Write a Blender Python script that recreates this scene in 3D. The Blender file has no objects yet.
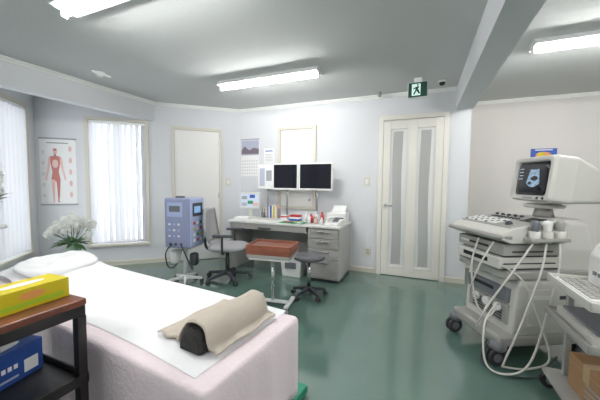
import bpy, bmesh, math, random
from mathutils import Vector, Matrix, Euler
random.seed(4)
R=math.radians
scene=bpy.context.scene
try:
    scene.view_settings.view_transform='Standard'
except Exception: pass
H=2.45

# ------------------------------------------------------------ materials
def mat(name,col,rough=0.5,metal=0.0,emit=None,es=0,bump=0,bscale=50,spec=0.5,var=0,vscale=3,coat=0):
    m=bpy.data.materials.new(name); m.use_nodes=True
    nt=m.node_tree; b=nt.nodes['Principled BSDF']
    c=(col[0],col[1],col[2],1)
    b.inputs['Base Color'].default_value=c
    b.inputs['Roughness'].default_value=rough
    b.inputs['Metallic'].default_value=metal
    b.inputs['Specular IOR Level'].default_value=spec
    if coat:
        b.inputs['Coat Weight'].default_value=coat; b.inputs['Coat Roughness'].default_value=0.05
    if emit:
        b.inputs['Emission Color'].default_value=(*emit,1); b.inputs['Emission Strength'].default_value=es
    tc=nt.nodes.new('ShaderNodeTexCoord')
    if var:
        n=nt.nodes.new('ShaderNodeTexNoise'); n.inputs['Scale'].default_value=vscale; n.inputs['Detail'].default_value=4
        nt.links.new(tc.outputs['Object'],n.inputs['Vector'])
        r=nt.nodes.new('ShaderNodeValToRGB')
        r.color_ramp.elements[0].position=0.3; r.color_ramp.elements[1].position=0.7
        r.color_ramp.elements[0].color=(col[0]*(1-var),col[1]*(1-var),col[2]*(1-var),1)
        r.color_ramp.elements[1].color=(min(1,col[0]*(1+var)),min(1,col[1]*(1+var)),min(1,col[2]*(1+var)),1)
        nt.links.new(n.outputs['Fac'],r.inputs['Fac']); nt.links.new(r.outputs['Color'],b.inputs['Base Color'])
    if bump:
        n=nt.nodes.new('ShaderNodeTexNoise'); n.inputs['Scale'].default_value=bscale; n.inputs['Detail'].default_value=3
        nt.links.new(tc.outputs['Object'],n.inputs['Vector'])
        bp=nt.nodes.new('ShaderNodeBump'); bp.inputs['Strength'].default_value=bump; bp.inputs['Distance'].default_value=0.01
        nt.links.new(n.outputs['Fac'],bp.inputs['Height']); nt.links.new(bp.outputs['Normal'],b.inputs['Normal'])
    return m
M={}
M['wall']=mat('wallpaper_grey',(0.68,0.69,0.715),0.85,bump=0.15,bscale=120)
M['wallR']=mat('wallpaper_beige',(0.70,0.67,0.645),0.85,bump=0.15,bscale=120)
M['ceil']=mat('ceiling_board',(0.62,0.63,0.625),0.9,bump=0.2,bscale=90)
M['floor']=mat('green_vinyl',(0.100,0.175,0.147),0.12,bump=0.008,bscale=2.0,var=0.07,vscale=1.5,spec=0.7,coat=0.6)
M['trim']=mat('cream_trim',(0.64,0.61,0.53),0.5)
M['crown']=mat('crown_white',(0.82,0.82,0.80),0.5)
M['door']=mat('door_white',(0.78,0.77,0.75),0.4)
M['doorcream']=mat('door_cream',(0.75,0.725,0.67),0.4)
M['white']=mat('white_plastic',(0.8,0.8,0.79),0.4)
M['wmetal']=mat('white_metal',(0.75,0.76,0.76),0.35)
M['cream']=mat('cream_plastic',(0.62,0.61,0.57),0.42)
M['cream2']=mat('warm_grey_plastic',(0.36,0.355,0.335),0.45)
M['grey']=mat('grey_plastic',(0.16,0.17,0.19),0.5)
M['dgrey']=mat('dark_grey_plastic',(0.04,0.045,0.055),0.5)
M['black']=mat('black_plastic',(0.010,0.010,0.012),0.35)
M['blackm']=mat('black_painted_metal',(0.010,0.009,0.009),0.3)
M['chrome']=mat('chrome',(0.75,0.76,0.78),0.18,1.0)
M['steel']=mat('brushed_steel',(0.45,0.46,0.48),0.35,0.9)
M['fabric']=mat('chair_fabric',(0.36,0.355,0.37),0.9,bump=0.4,bscale=300)
M['stoolf']=mat('stool_vinyl',(0.11,0.11,0.12),0.5)
M['sheet']=mat('white_sheet',(0.86,0.86,0.88),0.9,bump=0.5,bscale=7)
M['pink']=mat('pink_blanket',(0.80,0.69,0.73),0.95,bump=0.35,bscale=60)
M['towel']=mat('beige_towel',(0.70,0.62,0.53),0.95,bump=1.0,bscale=220)
M['wood']=mat('brown_wood',(0.16,0.045,0.022),0.35,var=0.3,vscale=8)
M['owood']=mat('orange_wood',(0.27,0.085,0.045),0.4,var=0.15,vscale=10)
M['yellow']=mat('yellow_card',(0.66,0.54,0.01),0.5)
M['lime']=mat('lime_card',(0.38,0.55,0.02),0.5)
M['blue']=mat('blue_card',(0.02,0.07,0.30),0.45)
M['deskmet']=mat('desk_grey',(0.46,0.455,0.44),0.4)
M['desktop']=mat('desk_top',(0.70,0.70,0.68),0.35)
M['drawer']=mat('drawer_front',(0.33,0.32,0.305),0.45)
M['devblue']=mat('device_lavender',(0.29,0.32,0.49),0.4)
M['devblue2']=mat('device_paleblue',(0.40,0.47,0.70),0.4)
M['screenB']=mat('screen_black',(0.008,0.008,0.014),0.10)
M['screenblue']=mat('screen_blue_image',(0.05,0.1,0.2),0.2,emit=(0.25,0.45,0.7),es=0.8)
M['screenwhite']=mat('screen_white_image',(0.5,0.55,0.62),0.2,emit=(0.6,0.75,1),es=0.25)
M['us']=mat('ultrasound_echo',(0.18,0.26,0.35),0.4,emit=(0.3,0.45,0.62),es=0.4,var=0.7,vscale=45)
M['paper']=mat('paper',(0.82,0.82,0.82),0.7)
M['red']=mat('muscle_red',(0.58,0.22,0.19),0.7)
M['pinkp']=mat('print_pink',(0.78,0.52,0.48),0.7)
M['redp']=mat('red_plastic',(0.55,0.03,0.04),0.4)
M['greenp']=mat('green_mat',(0.04,0.26,0.13),0.6)
M['text']=mat('print_grey',(0.35,0.36,0.38),0.7)
M['purple']=mat('print_purple',(0.17,0.13,0.16),0.6)
M['skyp']=mat('print_sky',(0.42,0.44,0.55),0.6)
M['blueprint']=mat('print_blue',(0.04,0.10,0.45),0.6)
M['orange']=mat('print_orange',(0.8,0.35,0.1),0.6)
M['exitg']=mat('exit_dark_green',(0.01,0.06,0.045),0.3)
M['exitl']=mat('exit_light',(0.7,0.9,0.8),0.4,emit=(0.7,0.95,0.85),es=0.5)
M['leaf']=mat('leaf_green',(0.05,0.14,0.04),0.5)
M['petal']=mat('petal_white',(0.88,0.88,0.84),0.7)
M['vase']=mat('vase_celadon',(0.30,0.45,0.33),0.25)
M['card']=mat('cardboard',(0.35,0.20,0.10),0.8)
M['tape']=mat('packing_tape',(0.46,0.33,0.18),0.3)
M['bedgreen']=mat('bed_frame_green',(0.02,0.24,0.15),0.4)
M['tube']=mat('fluorescent_tube',(0.9,0.9,0.9),0.5,emit=(1.0,1.0,0.98),es=126)
M['cable']=mat('cable_white',(0.66,0.64,0.60),0.5)
M['frost']=mat('frosted_glass',(0.72,0.73,0.72),0.3)
M['clearg']=mat('clear_glass_strip',(0.42,0.42,0.41),0.10)
M['rubber']=mat('caster_rubber',(0.035,0.035,0.04),0.6)
M['foam']=mat('grey_foam',(0.035,0.033,0.033),0.95,bump=1,bscale=150)
def slatmat():
    m=bpy.data.materials.new('blind_fabric'); m.use_nodes=True; nt=m.node_tree
    nt.nodes.clear(); o=nt.nodes.new('ShaderNodeOutputMaterial')
    d=nt.nodes.new('ShaderNodeBsdfDiffuse'); d.inputs[0].default_value=(0.76,0.77,0.80,1)
    t=nt.nodes.new('ShaderNodeBsdfTranslucent'); t.inputs[0].default_value=(0.80,0.82,0.88,1)
    mx=nt.nodes.new('ShaderNodeMixShader'); mx.inputs[0].default_value=0.07
    nt.links.new(d.outputs[0],mx.inputs[1]); nt.links.new(t.outputs[0],mx.inputs[2]); nt.links.new(mx.outputs[0],o.inputs[0])
    return m
M['slat']=slatmat()
def glassmat():
    m=bpy.data.materials.new('window_glass'); m.use_nodes=True; nt=m.node_tree
    nt.nodes.clear(); o=nt.nodes.new('ShaderNodeOutputMaterial')
    d=nt.nodes.new('ShaderNodeBsdfGlossy'); d.inputs['Roughness'].default_value=0.02
    t=nt.nodes.new('ShaderNodeBsdfTransparent')
    mx=nt.nodes.new('ShaderNodeMixShader'); mx.inputs[0].default_value=0.06
    nt.links.new(t.outputs[0],mx.inputs[1]); nt.links.new(d.outputs[0],mx.inputs[2]); nt.links.new(mx.outputs[0],o.inputs[0])
    return m
M['glass']=glassmat()

# ------------------------------------------------------------ helpers
COL=scene.collection
def root(name,loc=(0,0,0),rz=0):
    e=bpy.data.objects.new(name,None); e.empty_display_size=0.1
    e.location=loc; e.rotation_euler=(0,0,rz); COL.objects.link(e); return e
def fin(p,name,bm,m,smooth=False,loc=(0,0,0),rot=(0,0,0)):
    me=bpy.data.meshes.new(name); bmesh.ops.recalc_face_normals(bm,faces=bm.faces[:]); bm.to_mesh(me); bm.free()
    o=bpy.data.objects.new(name,me); COL.objects.link(o)
    if m: me.materials.append(M[m] if isinstance(m,str) else m)
    o.location=loc; o.rotation_euler=rot
    if p: o.parent=p
    if smooth:
        for f in me.polygons: f.use_smooth=True
    return o
def box(p,name,c,s,m,bev=0,rot=(0,0,0),seg=2):
    bm=bmesh.new(); bmesh.ops.create_cube(bm,size=1)
    bmesh.ops.scale(bm,vec=s,verts=bm.verts[:])
    if bev: bmesh.ops.bevel(bm,geom=bm.edges[:],offset=min(bev,min(s)*0.49),segments=seg,affect='EDGES',profile=0.5)
    o=fin(p,name,bm,m,False,c,rot)
    if bev and seg>2:
        for f in o.data.polygons: f.use_smooth=True
    return o
def bb(p,name,a,b,m,bev=0,rot=(0,0,0),seg=2):
    return box(p,name,[(a[i]+b[i])/2 for i in range(3)],[abs(b[i]-a[i]) for i in range(3)],m,bev,rot,seg)
def lathe(p,name,c,prof,m,seg=28,rot=(0,0,0)):
    bm=bmesh.new(); rings=[]
    for r,z in prof:
        rings.append([bm.verts.new((max(r,1e-4)*math.cos(2*math.pi*i/seg),max(r,1e-4)*math.sin(2*math.pi*i/seg),z)) for i in range(seg)])
    for a,b in zip(rings[:-1],rings[1:]):
        for i in range(seg):
            f=bm.faces.new((a[i],a[(i+1)%seg],b[(i+1)%seg],b[i])); f.smooth=True
    bm.faces.new(rings[0][::-1]); bm.faces.new(rings[-1])
    return fin(p,name,bm,m,False,c,rot)
def cyl(p,name,c,r,h,m,axis='Z',r2=None,seg=24,rot=None,bev=0):
    r2=r if r2 is None else r2
    rt={'Z':(0,0,0),'X':(0,R(90),0),'Y':(R(-90),0,0)}[axis] if rot is None else rot
    if bev: prof=[(r-bev,-h/2),(r,-h/2+bev),(r2,h/2-bev),(r2-bev,h/2)]
    else: prof=[(r,-h/2),(r2,h/2)]
    return lathe(p,name,c,prof,m,seg,rt)
def prism(p,name,pts,y0,y1,m,plane='XZ',bev=0):
    bm=bmesh.new()
    def v(a,b,t):
        return {'XZ':(a,t,b),'XY':(a,b,t),'YZ':(t,a,b)}[plane]
    A=[bm.verts.new(v(a,b,y0)) for a,b in pts]; B=[bm.verts.new(v(a,b,y1)) for a,b in pts]
    bm.faces.new(A); bm.faces.new(B[::-1]); n=len(pts)
    for i in range(n): bm.faces.new((A[i],B[i],B[(i+1)%n],A[(i+1)%n]))
    if bev: bmesh.ops.bevel(bm,geom=bm.edges[:],offset=bev,segments=2,affect='EDGES',profile=0.5)
    return fin(p,name,bm,m)
def tube(p,name,pts,r,m,smooth=True,cyclic=False,seg=8):
    P=[Vector(q) for q in pts]
    if smooth and len(P)>2:
        Q=[]; n=len(P)
        rng=range(n) if cyclic else range(n-1)
        for i in rng:
            if cyclic: p0,p1,p2,p3=P[(i-1)%n],P[i],P[(i+1)%n],P[(i+2)%n]
            else: p0,p1,p2,p3=P[max(i-1,0)],P[i],P[i+1],P[min(i+2,n-1)]
            for k in range(6):
                t=k/6
                Q.append(0.5*((2*p1)+(-p0+p2)*t+(2*p0-5*p1+4*p2-p3)*t*t+(-p0+3*p1-3*p2+p3)*t**3))
        if not cyclic: Q.append(P[-1])
        P=Q
    bm=bmesh.new(); rings=[]; n=len(P); prev=None
    for i in range(n):
        if cyclic: d=P[(i+1)%n]-P[i-1]
        else: d=P[min(i+1,n-1)]-P[max(i-1,0)]
        if d.length<1e-9: d=Vector((0,0,1))
        d.normalize()
        if prev is None:
            a=Vector((0,0,1)) if abs(d.z)<0.9 else Vector((1,0,0)); u=d.cross(a).normalized()
        else:
            u=(prev-d*prev.dot(d)); u=u.normalized() if u.length>1e-6 else d.orthogonal().normalized()
        prev=u; w=d.cross(u)
        rings.append([bm.verts.new(P[i]+(u*math.cos(2*math.pi*k/seg)+w*math.sin(2*math.pi*k/seg))*r) for k in range(seg)])
    prs=list(zip(rings[:-1],rings[1:]))
    if cyclic: prs.append((rings[-1],rings[0]))
    for a,b in prs:
        for k in range(seg):
            f=bm.faces.new((a[k],a[(k+1)%seg],b[(k+1)%seg],b[k])); f.smooth=True
    if not cyclic: bm.faces.new(rings[0]); bm.faces.new(rings[-1])
    return fin(p,name,bm,m)
def loft(p,name,rings,m,smooth=False,cap=True,loc=(0,0,0),rot=(0,0,0),bev=0):
    bm=bmesh.new(); RR=[[bm.verts.new(v) for v in r] for r in rings]; n=len(RR[0])
    for a,b in zip(RR[:-1],RR[1:]):
        for i in range(n):
            f=bm.faces.new((a[i],a[(i+1)%n],b[(i+1)%n],b[i])); f.smooth=smooth
    if cap: bm.faces.new(RR[0]); bm.faces.new(RR[-1])
    if bev: bmesh.ops.bevel(bm,geom=bm.edges[:],offset=bev,segments=2,affect='EDGES',profile=0.5)
    return fin(p,name,bm,m,False,loc,rot)
def rrect(w,h,r,n=5):
    pts=[]
    for cx,cy,a0 in ((w/2-r,h/2-r,0),(-w/2+r,h/2-r,90),(-w/2+r,-h/2+r,180),(w/2-r,-h/2+r,270)):
        for k in range(n+1):
            a=R(a0+90*k/n); pts.append((cx+r*math.cos(a),cy+r*math.sin(a)))
    return pts
def ell(cx,cz,rx,rz,n=14,rot=0):
    return [(cx+rx*math.cos(2*math.pi*i/n)*math.cos(rot)-rz*math.sin(2*math.pi*i/n)*math.sin(rot),
             cz+rx*math.cos(2*math.pi*i/n)*math.sin(rot)+rz*math.sin(2*math.pi*i/n)*math.cos(rot)) for i in range(n)]
def star_base(p,rad,n,zhub,m,wr=0.028,off=0.0,arm=0.02):
    cyl(p,'base_hub',(0,0,zhub),0.035,0.06,m)
    for i in range(n):
        a=2*math.pi*i/n+off; c,s=math.cos(a),math.sin(a)
        loft(p,f'base_arm_{i+1}',[[(0.02*c-w*s*1.3,0.02*s+w*c*1.3,z) for w,z in ((-arm,zhub-0.022),(arm,zhub-0.022),(arm,zhub+0.022),(-arm,zhub+0.022))],
             [(rad*c-w*s*.8,rad*s+w*c*.8,z) for w,z in ((-arm,2*wr),(arm,2*wr),(arm,2*wr+0.025),(-arm,2*wr+0.025))]],m,bev=0.004)
        for sgn in (-1,1):
            cyl(p,f'caster_{i+1}_{"a" if sgn<0 else "b"}',(rad*c-sgn*.014*s,rad*s+sgn*.014*c,wr),wr,0.018,'rubber',rot=(R(90),0,a),seg=18,bev=.004)
        cyl(p,f'caster_stem_{i+1}',(rad*c,rad*s,2*wr),0.008,0.04,m,seg=10)

# ------------------------------------------------------------ room shell
TH=0.13
def wall(name,A,B,m,openings=(),z1=H):
    A=Vector(A);B=Vector(B);d=B-A;L=d.length;ang=math.atan2(d.y,d.x)
    bm=bmesh.new()
    def add(x0,x1,za,zb):
        if x1-x0<1e-4 or zb-za<1e-4: return
        r=bmesh.ops.create_cube(bm,size=1)
        bmesh.ops.scale(bm,vec=(x1-x0,TH,zb-za),verts=r['verts'])
        bmesh.ops.translate(bm,vec=((x0+x1)/2,TH/2,(za+zb)/2),verts=r['verts'])
    x=0
    for s0,s1,za,zb in sorted(openings):
        add(x,s0,0,z1); add(s0,s1,0,za); add(s0,s1,zb,z1); x=s1
    add(x,L,0,z1)
    return fin(None,name,bm,m,False,(A.x,A.y,0),(0,0,ang)),ang,L
def strip(name,A,B,prof,m,gaps=()):
    A=Vector(A);B=Vector(B);d=B-A;L=d.length;ang=math.atan2(d.y,d.x)
    bm=bmesh.new(); x=0; segs=[]
    for g0,g1 in gaps: segs.append((x,g0)); x=g1
    segs.append((x,L))
    for a,b in segs:
        if b-a<0.01: continue
        V=[[bm.verts.new((xx,-y,z)) for y,z in prof] for xx in (a,b)]
        n=len(prof)
        bm.faces.new(V[0]);bm.faces.new(V[1][::-1])
        for i in range(n): bm.faces.new((V[0][i],V[0][(i+1)%n],V[1][(i+1)%n],V[1][i]))
    return fin(None,name,bm,m,False,(A.x,A.y,0),(0,0,ang))
BASEP=[(0.0,0.0),(0.012,0.0),(0.012,0.06),(0.006,0.07),(0.0,0.07)]
CROWNP=[(0,H),(0.035,H),(0.035,H-0.012),(0.018,H-0.03),(0.012,H-0.045),(0,H-0.045)]
C=(-4.88,2.29);P1=(-2.81,4.12);P2=(-3.77,3.27);W0=(-3.77,1.03)
pier=0.53
box(None,'floor',(-0.8,1.0,-0.05),(9.2,9.0,0.1),'floor')
box(None,'ceiling',(-0.8,1.0,H+0.05),(9.2,9.0,0.1),'ceil')
win2=(0.62,1.35,0.33,2.13); win1=(0.22,1.42,0.33,2.2)
dLen=(Vector(P1)-Vector(C)).length; wLen=(Vector(C)-Vector(W0)).length
_,angD,_=wall('wall_diagonal',C,P1,'wall',[win2])
w1s=(wLen-win1[1],wLen-win1[0])
_,angW,_=wall('wall_window_side',W0,C,'wall',[(w1s[0],w1s[1],win1[2],win1[3])])
wall('wall_back',P1,(pier,4.12),'wall')
wall('wall_pier',(pier,4.12+TH),(pier,4.97),'wallR')
wall('wall_right_back',(pier,4.97),(3.2,4.97),'wallR')
wall('wall_right',(3.2,4.97),(3.2,-3),'wallR')
wall('wall_front',(3.2,-3),(-3.77,-3),'wall')
wall('wall_left',(-3.77,-3),W0,'wall')
bb(None,'wall_header_left',(-3.89,1.03,2.17),(-3.77,3.28,H),'wall')
bb(None,'ceiling_beam',(0.36,-3,2.18),(0.55,4.12,H),'wall')
strip('trim_1',(-3.77,-3),(-3.77,3.27),CROWNP,'crown')
strip('trim_2',P2,P1,CROWNP,'crown')
strip('trim_3',P1,(0.36,4.12),CROWNP,'crown')
strip('trim_4',(0.55,4.97),(3.2,4.97),CROWNP,'crown')
strip('baseboard_diagonal',C,P1,BASEP,'trim',[(1.71,2.465)])
bx0=-0.56-P1[0]; bx1=0.295-P1[0]
strip('baseboard_back',P1,(pier,4.12),BASEP,'trim',[(bx0,bx1)])
strip('baseboard_window_side',W0,C,BASEP,'trim')
strip('baseboard_right',(pier,4.97),(3.2,4.97),BASEP,'trim')

# ------------------------------------------------------------ windows
def window(name,A,ang,s0,s1,z0,z1,sa,sp):
    p=root(name,(A[0],A[1],0),ang)
    f=0.045
    for n,a,b in (('casing_top',(s0-f,-0.018,z1),(s1+f,-0.001,z1+f)),('casing_left',(s0-f,-0.018,z0),(s0,-0.001,z1)),
                  ('casing_right',(s1,-0.018,z0),(s1+f,-0.001,z1)),('sill',(s0-f,-0.05,z0-0.035),(s1+f,-0.001,z0)),
                  ('frame_top',(s0,0.06,z1-.04),(s1,.11,z1)),('frame_bottom',(s0,.06,z0),(s1,.11,z0+.04)),
                  ('frame_left',(s0,.06,z0+.04),(s0+.04,.11,z1-.04)),('frame_right',(s1-.04,.06,z0+.04),(s1,.11,z1-.04)),
                  ('mullion',((s0+s1)/2-.02,.065,z0+.04),((s0+s1)/2+.02,.105,z1-.04))):
        bb(p,n,a,b,'trim' if 'cas' in n or n=='sill' else 'wmetal',0.003)
    bb(p,'glass_pane',(s0+.04,.085,z0+.04),(s1-.04,.089,z1-.04),'glass')
    bb(p,'blind_headrail',(s0+.005,.005,z1-.04),(s1-.005,.05,z1-.002),'white',0.003)
    n=int((s1-s0)/sp)
    bm=bmesh.new()
    for i in range(n):
        x=s0+(s1-s0)*(i+.5)/n; a=R(sa+random.uniform(-4,4)); w=.044
        pr=[(-w,0),(-w*.5,.009),(0,.012),(w*.5,.009),(w,0)]
        bt=[];tp=[]
        for u,vv in pr:
            X=x+u*math.cos(a)-vv*math.sin(a); Y=.018+(u*math.sin(a)+vv*math.cos(a))
            bt.append(bm.verts.new((X,Y,z0+.02))); tp.append(bm.verts.new((X,Y,z1-.04)))
        for k in range(4): bm.faces.new((bt[k],bt[k+1],tp[k+1],tp[k]))
    fin(p,'blind_slats',bm,'slat')
    tube(p,'blind_chain',[(s0+.03,-0.03,z1-.04),(s0+.03,-0.03,z0+.4)],.002,'white',False,seg=5)
window('window_1',W0,angW,w1s[0],w1s[1],win1[2],win1[3],-50,.085)
window('window_2',C,angD,*win2,52,.072)

# ------------------------------------------------------------ doors
def doorframe(p,s0,s1,ztop,w,m):
    bb(p,'frame_left',(s0,-.03,0),(s0+w,-.001,ztop),m,.003)
    bb(p,'frame_right',(s1-w,-.03,0),(s1,-.001,ztop),m,.003)
    bb(p,'frame_top',(s0+w,-.03,ztop-w),(s1-w,-.001,ztop),m,.003)
p=root('door_1',(C[0],C[1],0),angD)
doorframe(p,1.71,2.465,2.11,.045,'trim')
bb(p,'leaf',(1.757,-.016,.01),(2.418,-.002,2.062),'door',.002)
for z in (.3,1.0,1.85): bb(p,'hinge',(2.405,-.022,z),(2.42,-.014,z+.08),'steel')
cyl(p,'handle_rose',(1.81,-.02,.98),.024,.01,'chrome','Y'); cyl(p,'handle_neck',(1.81,-.04,.98),.009,.04,'chrome','Y')
bb(p,'handle_lever',(1.80,-.066,.97),(1.92,-.052,.99),'chrome',.005)

p=root('door_2',(0,4.12,0),0)
doorframe(p,-.56,.295,2.16,.06,'doorcream')
x0,x1=-.498,.233; zt=2.095
gw=[(-.405,-.195),(-.07,.14)]
z0g,z1g=.13,1.98
bb(p,'stile_left',(x0,-.022,.01),(gw[0][0],-.002,zt),'doorcream',.002)
bb(p,'stile_mid',(gw[0][1],-.022,.01),(gw[1][0],-.002,zt),'doorcream',.002)
bb(p,'stile_right',(gw[1][1],-.022,.01),(x1,-.002,zt),'doorcream',.002)
for k,(a,b) in enumerate(gw):
    bb(p,f'rail_top_{k}',(a,-.022,z1g),(b,-.002,zt),'doorcream'); bb(p,f'rail_bottom_{k}',(a,-.022,.01),(b,-.002,z0g),'doorcream')
    bb(p,f'glass_{k}',(a,-.010,z0g),(b,-.004,z1g),'frost')
    L_=[(a+.035+.008*math.sin(math.pi*t/8+k),z0g+.03+(z1g-z0g-.06)*t/16) for t in range(17)]
    Rr=[(b-.055+.008*math.sin(math.pi*t/8+k+.5),z0g+.03+(z1g-z0g-.06)*t/16) for t in range(16,-1,-1)]
    prism(p,f'clear_band_{k}',L_+Rr,-.012,-.0095,'clearg')
    for q,(u0,u1,v0,v1) in enumerate(((a-.008,a,z0g,z1g),(b,b+.008,z0g,z1g),(a-.008,b+.008,z1g,z1g+.008),(a-.008,b+.008,z0g-.008,z0g))):
        bb(p,f'bead_{k}_{q}',(u0,-.028,v0),(u1,-.022,v1),'doorcream')
cyl(p,'handle_rose',(-.455,-.027,.96),.022,.01,'chrome','Y'); cyl(p,'handle_neck',(-.455,-.045,.96),.009,.035,'chrome','Y')
bb(p,'handle_lever',(-.465,-.07,.95),(-.36,-.056,.97),'chrome',.005)

p=root('wall_hatch',(0,4.12,0),0)
bb(p,'frame_left',(-2.10,-.03,.85),(-2.055,-.001,2.11),'trim',.003);bb(p,'frame_right',(-1.51,-.03,.85),(-1.464,-.001,2.11),'trim',.003)
bb(p,'frame_top',(-2.055,-.03,2.065),(-1.51,-.001,2.11),'trim',.003); bb(p,'frame_bottom',(-2.055,-.03,.85),(-1.51,-.001,.895),'trim',.003)
bb(p,'leaf',(-2.053,-.014,.897),(-1.512,-.002,2.063),'door',.002)
cyl(p,'knob',(-1.56,-.03,1.0),.02,.03,'chrome','Y')

# ------------------------------------------------------------ lights
def fluoro(cx,cy,rz=0):
    p=root('ceiling_fluorescent_light',(cx,cy,H),rz)
    loft(p,'housing',[[(x,y,z) for y,z in ((-.035,0),(.035,0),(.088,-.052),(.088,-.058),(.03,-.062),(-.03,-.062),(-.088,-.058),(-.088,-.052))] for x in (-.62,.62)],'wmetal')
    for s in (-1,1):
        bb(p,f'socket_{s}',(s*.625-.015 if s>0 else -.625,-.02,-.105),(s*.625 if s>0 else -.61,.02,-.04),'white',.003)
    cyl(p,'tube',(0,0,-.083),.0165,1.2,'tube','X',seg=16)
for cx,cy in ((-1.635,2.91),(-1.635,1.25),(-1.635,-.7),(1.435,3.05),(1.435,1.2),(1.435,-.8)):
    fluoro(cx,cy)

# ------------------------------------------------------------ ceiling / wall fittings
p=root('exit_sign',(-.076,3.62,H),R(-4))
bb(p,'bracket',(-.04,-.02,-.05),(.04,.02,0),'white',.003)
bb(p,'housing',(-.105,-.03,-.225),(.105,.03,-.05),'white',.006)
bb(p,'face',(-.098,-.036,-.218),(.098,-.03,-.057),'exitg',.002)
bb(p,'pictogram_doorway',(-.06,-.039,-.2),(.03,-.0365,-.075),'exitl')
prism(p,'pictogram_runner',[(-.05,-.19),(-.03,-.19),(-.01,-.15),(.01,-.185),(.03,-.185),(.005,-.125),(.02,-.11),(-.0,-.1),(-.045,-.12),(-.045,-.135),(-.02,-.125),(-.03,-.155)],-.041,-.0395,'exitg')
prism(p,'pictogram_head',ell(.0,-.088,.010,.010),-.041,-.0395,'exitg')
p=root('dome_camera',(.18,3.80,H)); lathe(p,'mount',(0,0,0),[(.045,0),(.045,-.018),(.04,-.024)],'white')
lathe(p,'dome',(0,0,-.024),[(.034,0),(.03,-.018),(.02,-.03),(.005,-.035)],'black')
p=root('smoke_detector',(-3.32,2.17,H)); lathe(p,'base',(0,0,0),[(.055,0),(.055,-.012),(.05,-.018)],'white')
lathe(p,'chamber',(0,0,-.018),[(.035,0),(.035,-.02),(.025,-.03)],'white')
bb(p,'indicator',(.02,-.1,-.03),(.045,.1,-.012),'white',.005)
p=root('ceiling_sensor',(-.55,4.0,H)); lathe(p,'body',(0,0,0),[(.022,0),(.022,-.05),(.012,-.06)],'cream2')
p=root('light_switch',(-.71,4.12,1.28)); bb(p,'plate',(-.04,-.01,-.06),(.04,-.001,.06),'trim',.003); bb(p,'rocker',(-.02,-.016,-.03),(.02,-.01,.03),'white',.003)
p=root('wall_outlet',(-.68,4.12,.3)); bb(p,'plate',(-.04,-.01,-.06),(.04,-.001,.06),'trim',.003)
for z in(-.02,.02): bb(p,'socket',(-.02,-.012,z-.012),(.02,-.01,z+.012),'cream2')
p=root('light_switch',(C[0],C[1],0),angD); bb(p,'plate',(2.53,-.01,1.2),(2.6,-.001,1.32),'trim',.003); bb(p,'rocker',(2.55,-.016,1.23),(2.58,-.01,1.29),'white',.003)

# ------------------------------------------------------------ posters
p=root('anatomy_poster',(C[0],C[1],0),angD)
a,b,z0,z1=.05,.47,.92,1.84; y=-.004
bb(p,'sheet',(a,y,z0),(b,-.001,z1),'paper')
bb(p,'rail_top',(a-.005,-.012,z1-.012),(b+.005,-.001,z1+.008),'text'); bb(p,'rail_bottom',(a-.005,-.012,z0-.008),(b+.005,-.001,z0+.012),'text')
def flat(nm,pts,m,k=0): prism(p,nm,pts,y-.002-k*.001,y,m)
cx=.225
flat('figure_head',ell(cx,1.66,.025,.038),'pinkp'); flat('figure_hair',ell(cx,1.685,.023,.018),'red',1); flat('figure_neck',[(cx-.013,1.58),(cx+.013,1.58),(cx+.011,1.63),(cx-.011,1.63)],'red')
flat('figure_torso',[(cx-.068,1.585),(cx-.02,1.60),(cx+.02,1.60),(cx+.068,1.585),(cx+.052,1.48),(cx+.035,1.38),(cx+.05,1.28),(cx,1.24),(cx-.05,1.28),(cx-.035,1.38),(cx-.052,1.48)],'red')
for s in (-1,1):
    flat('figure_arm',[(cx+s*.055,1.585),(cx+s*.078,1.56),(cx+s*.093,1.42),(cx+s*.118,1.27),(cx+s*.105,1.26),(cx+s*.075,1.40),(cx+s*.055,1.50)],'pinkp',1)
    flat('figure_leg',[(cx+s*.005,1.26),(cx+s*.052,1.28),(cx+s*.045,1.15),(cx+s*.04,1.05),(cx+s*.03,.97),(cx+s*.05,.955),(cx+s*.018,.955),(cx+s*.018,1.05),(cx+s*.012,1.15)],'pinkp' if s<0 else 'red',1)
flat('figure_ribs',ell(cx,1.49,.035,.06),'pinkp',2)
for i in range(4): flat('figure_rib_line',[(cx-.03,1.46+.022*i),(cx+.03,1.46+.022*i),(cx+.03,1.466+.022*i),(cx-.03,1.466+.022*i)],'paper',3)
for i in range(5):
    flat('side_figure',ell(.40,1.70-.16*i,.018,.04),'pinkp')
    for j in range(3): flat('caption',[(.07,1.66-.15*i-.015*j),(.105,1.66-.15*i-.015*j),(.105,1.664-.15*i-.015*j),(.07,1.664-.15*i-.015*j)],'text')
flat('title',[(.13,1.77),(.38,1.77),(.38,1.785),(.13,1.785)],'text')

p=root('wall_calendar',(0,4.12,0),0)
a,b,z0,z1=-2.79,-2.44,1.36,1.96
bb(p,'sheet',(a,y,z0),(b,-.001,z1),'paper')
flat('photo_sky',[(a+.01,1.66),(b-.01,1.66),(b-.01,z1-.02),(a+.01,z1-.02)],'skyp')
flat('photo_mountain',[(a+.01,1.72),(b-.01,1.72),(b-.01,1.80),(-2.55,1.82),(-2.63,1.78),(-2.72,1.85),(a+.01,1.78)],'purple',1)
flat('photo_lake',[(a+.01,1.66),(b-.01,1.66),(b-.01,1.70),(a+.01,1.70)],'paper',1)
for i in range(5):
    for j in range(7):
        flat('day',[(a+.03+.044*j,1.60-.05*i),(a+.045+.044*j,1.60-.05*i),(a+.045+.044*j,1.615-.05*i),(a+.03+.044*j,1.615-.05*i)],'redp' if j==0 else 'text')
bb(p,'binding',(a,-.01,z1-.012),(b,-.001,z1+.006),'text')
p=root('wall_notice',(0,4.12,0),0)
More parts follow.
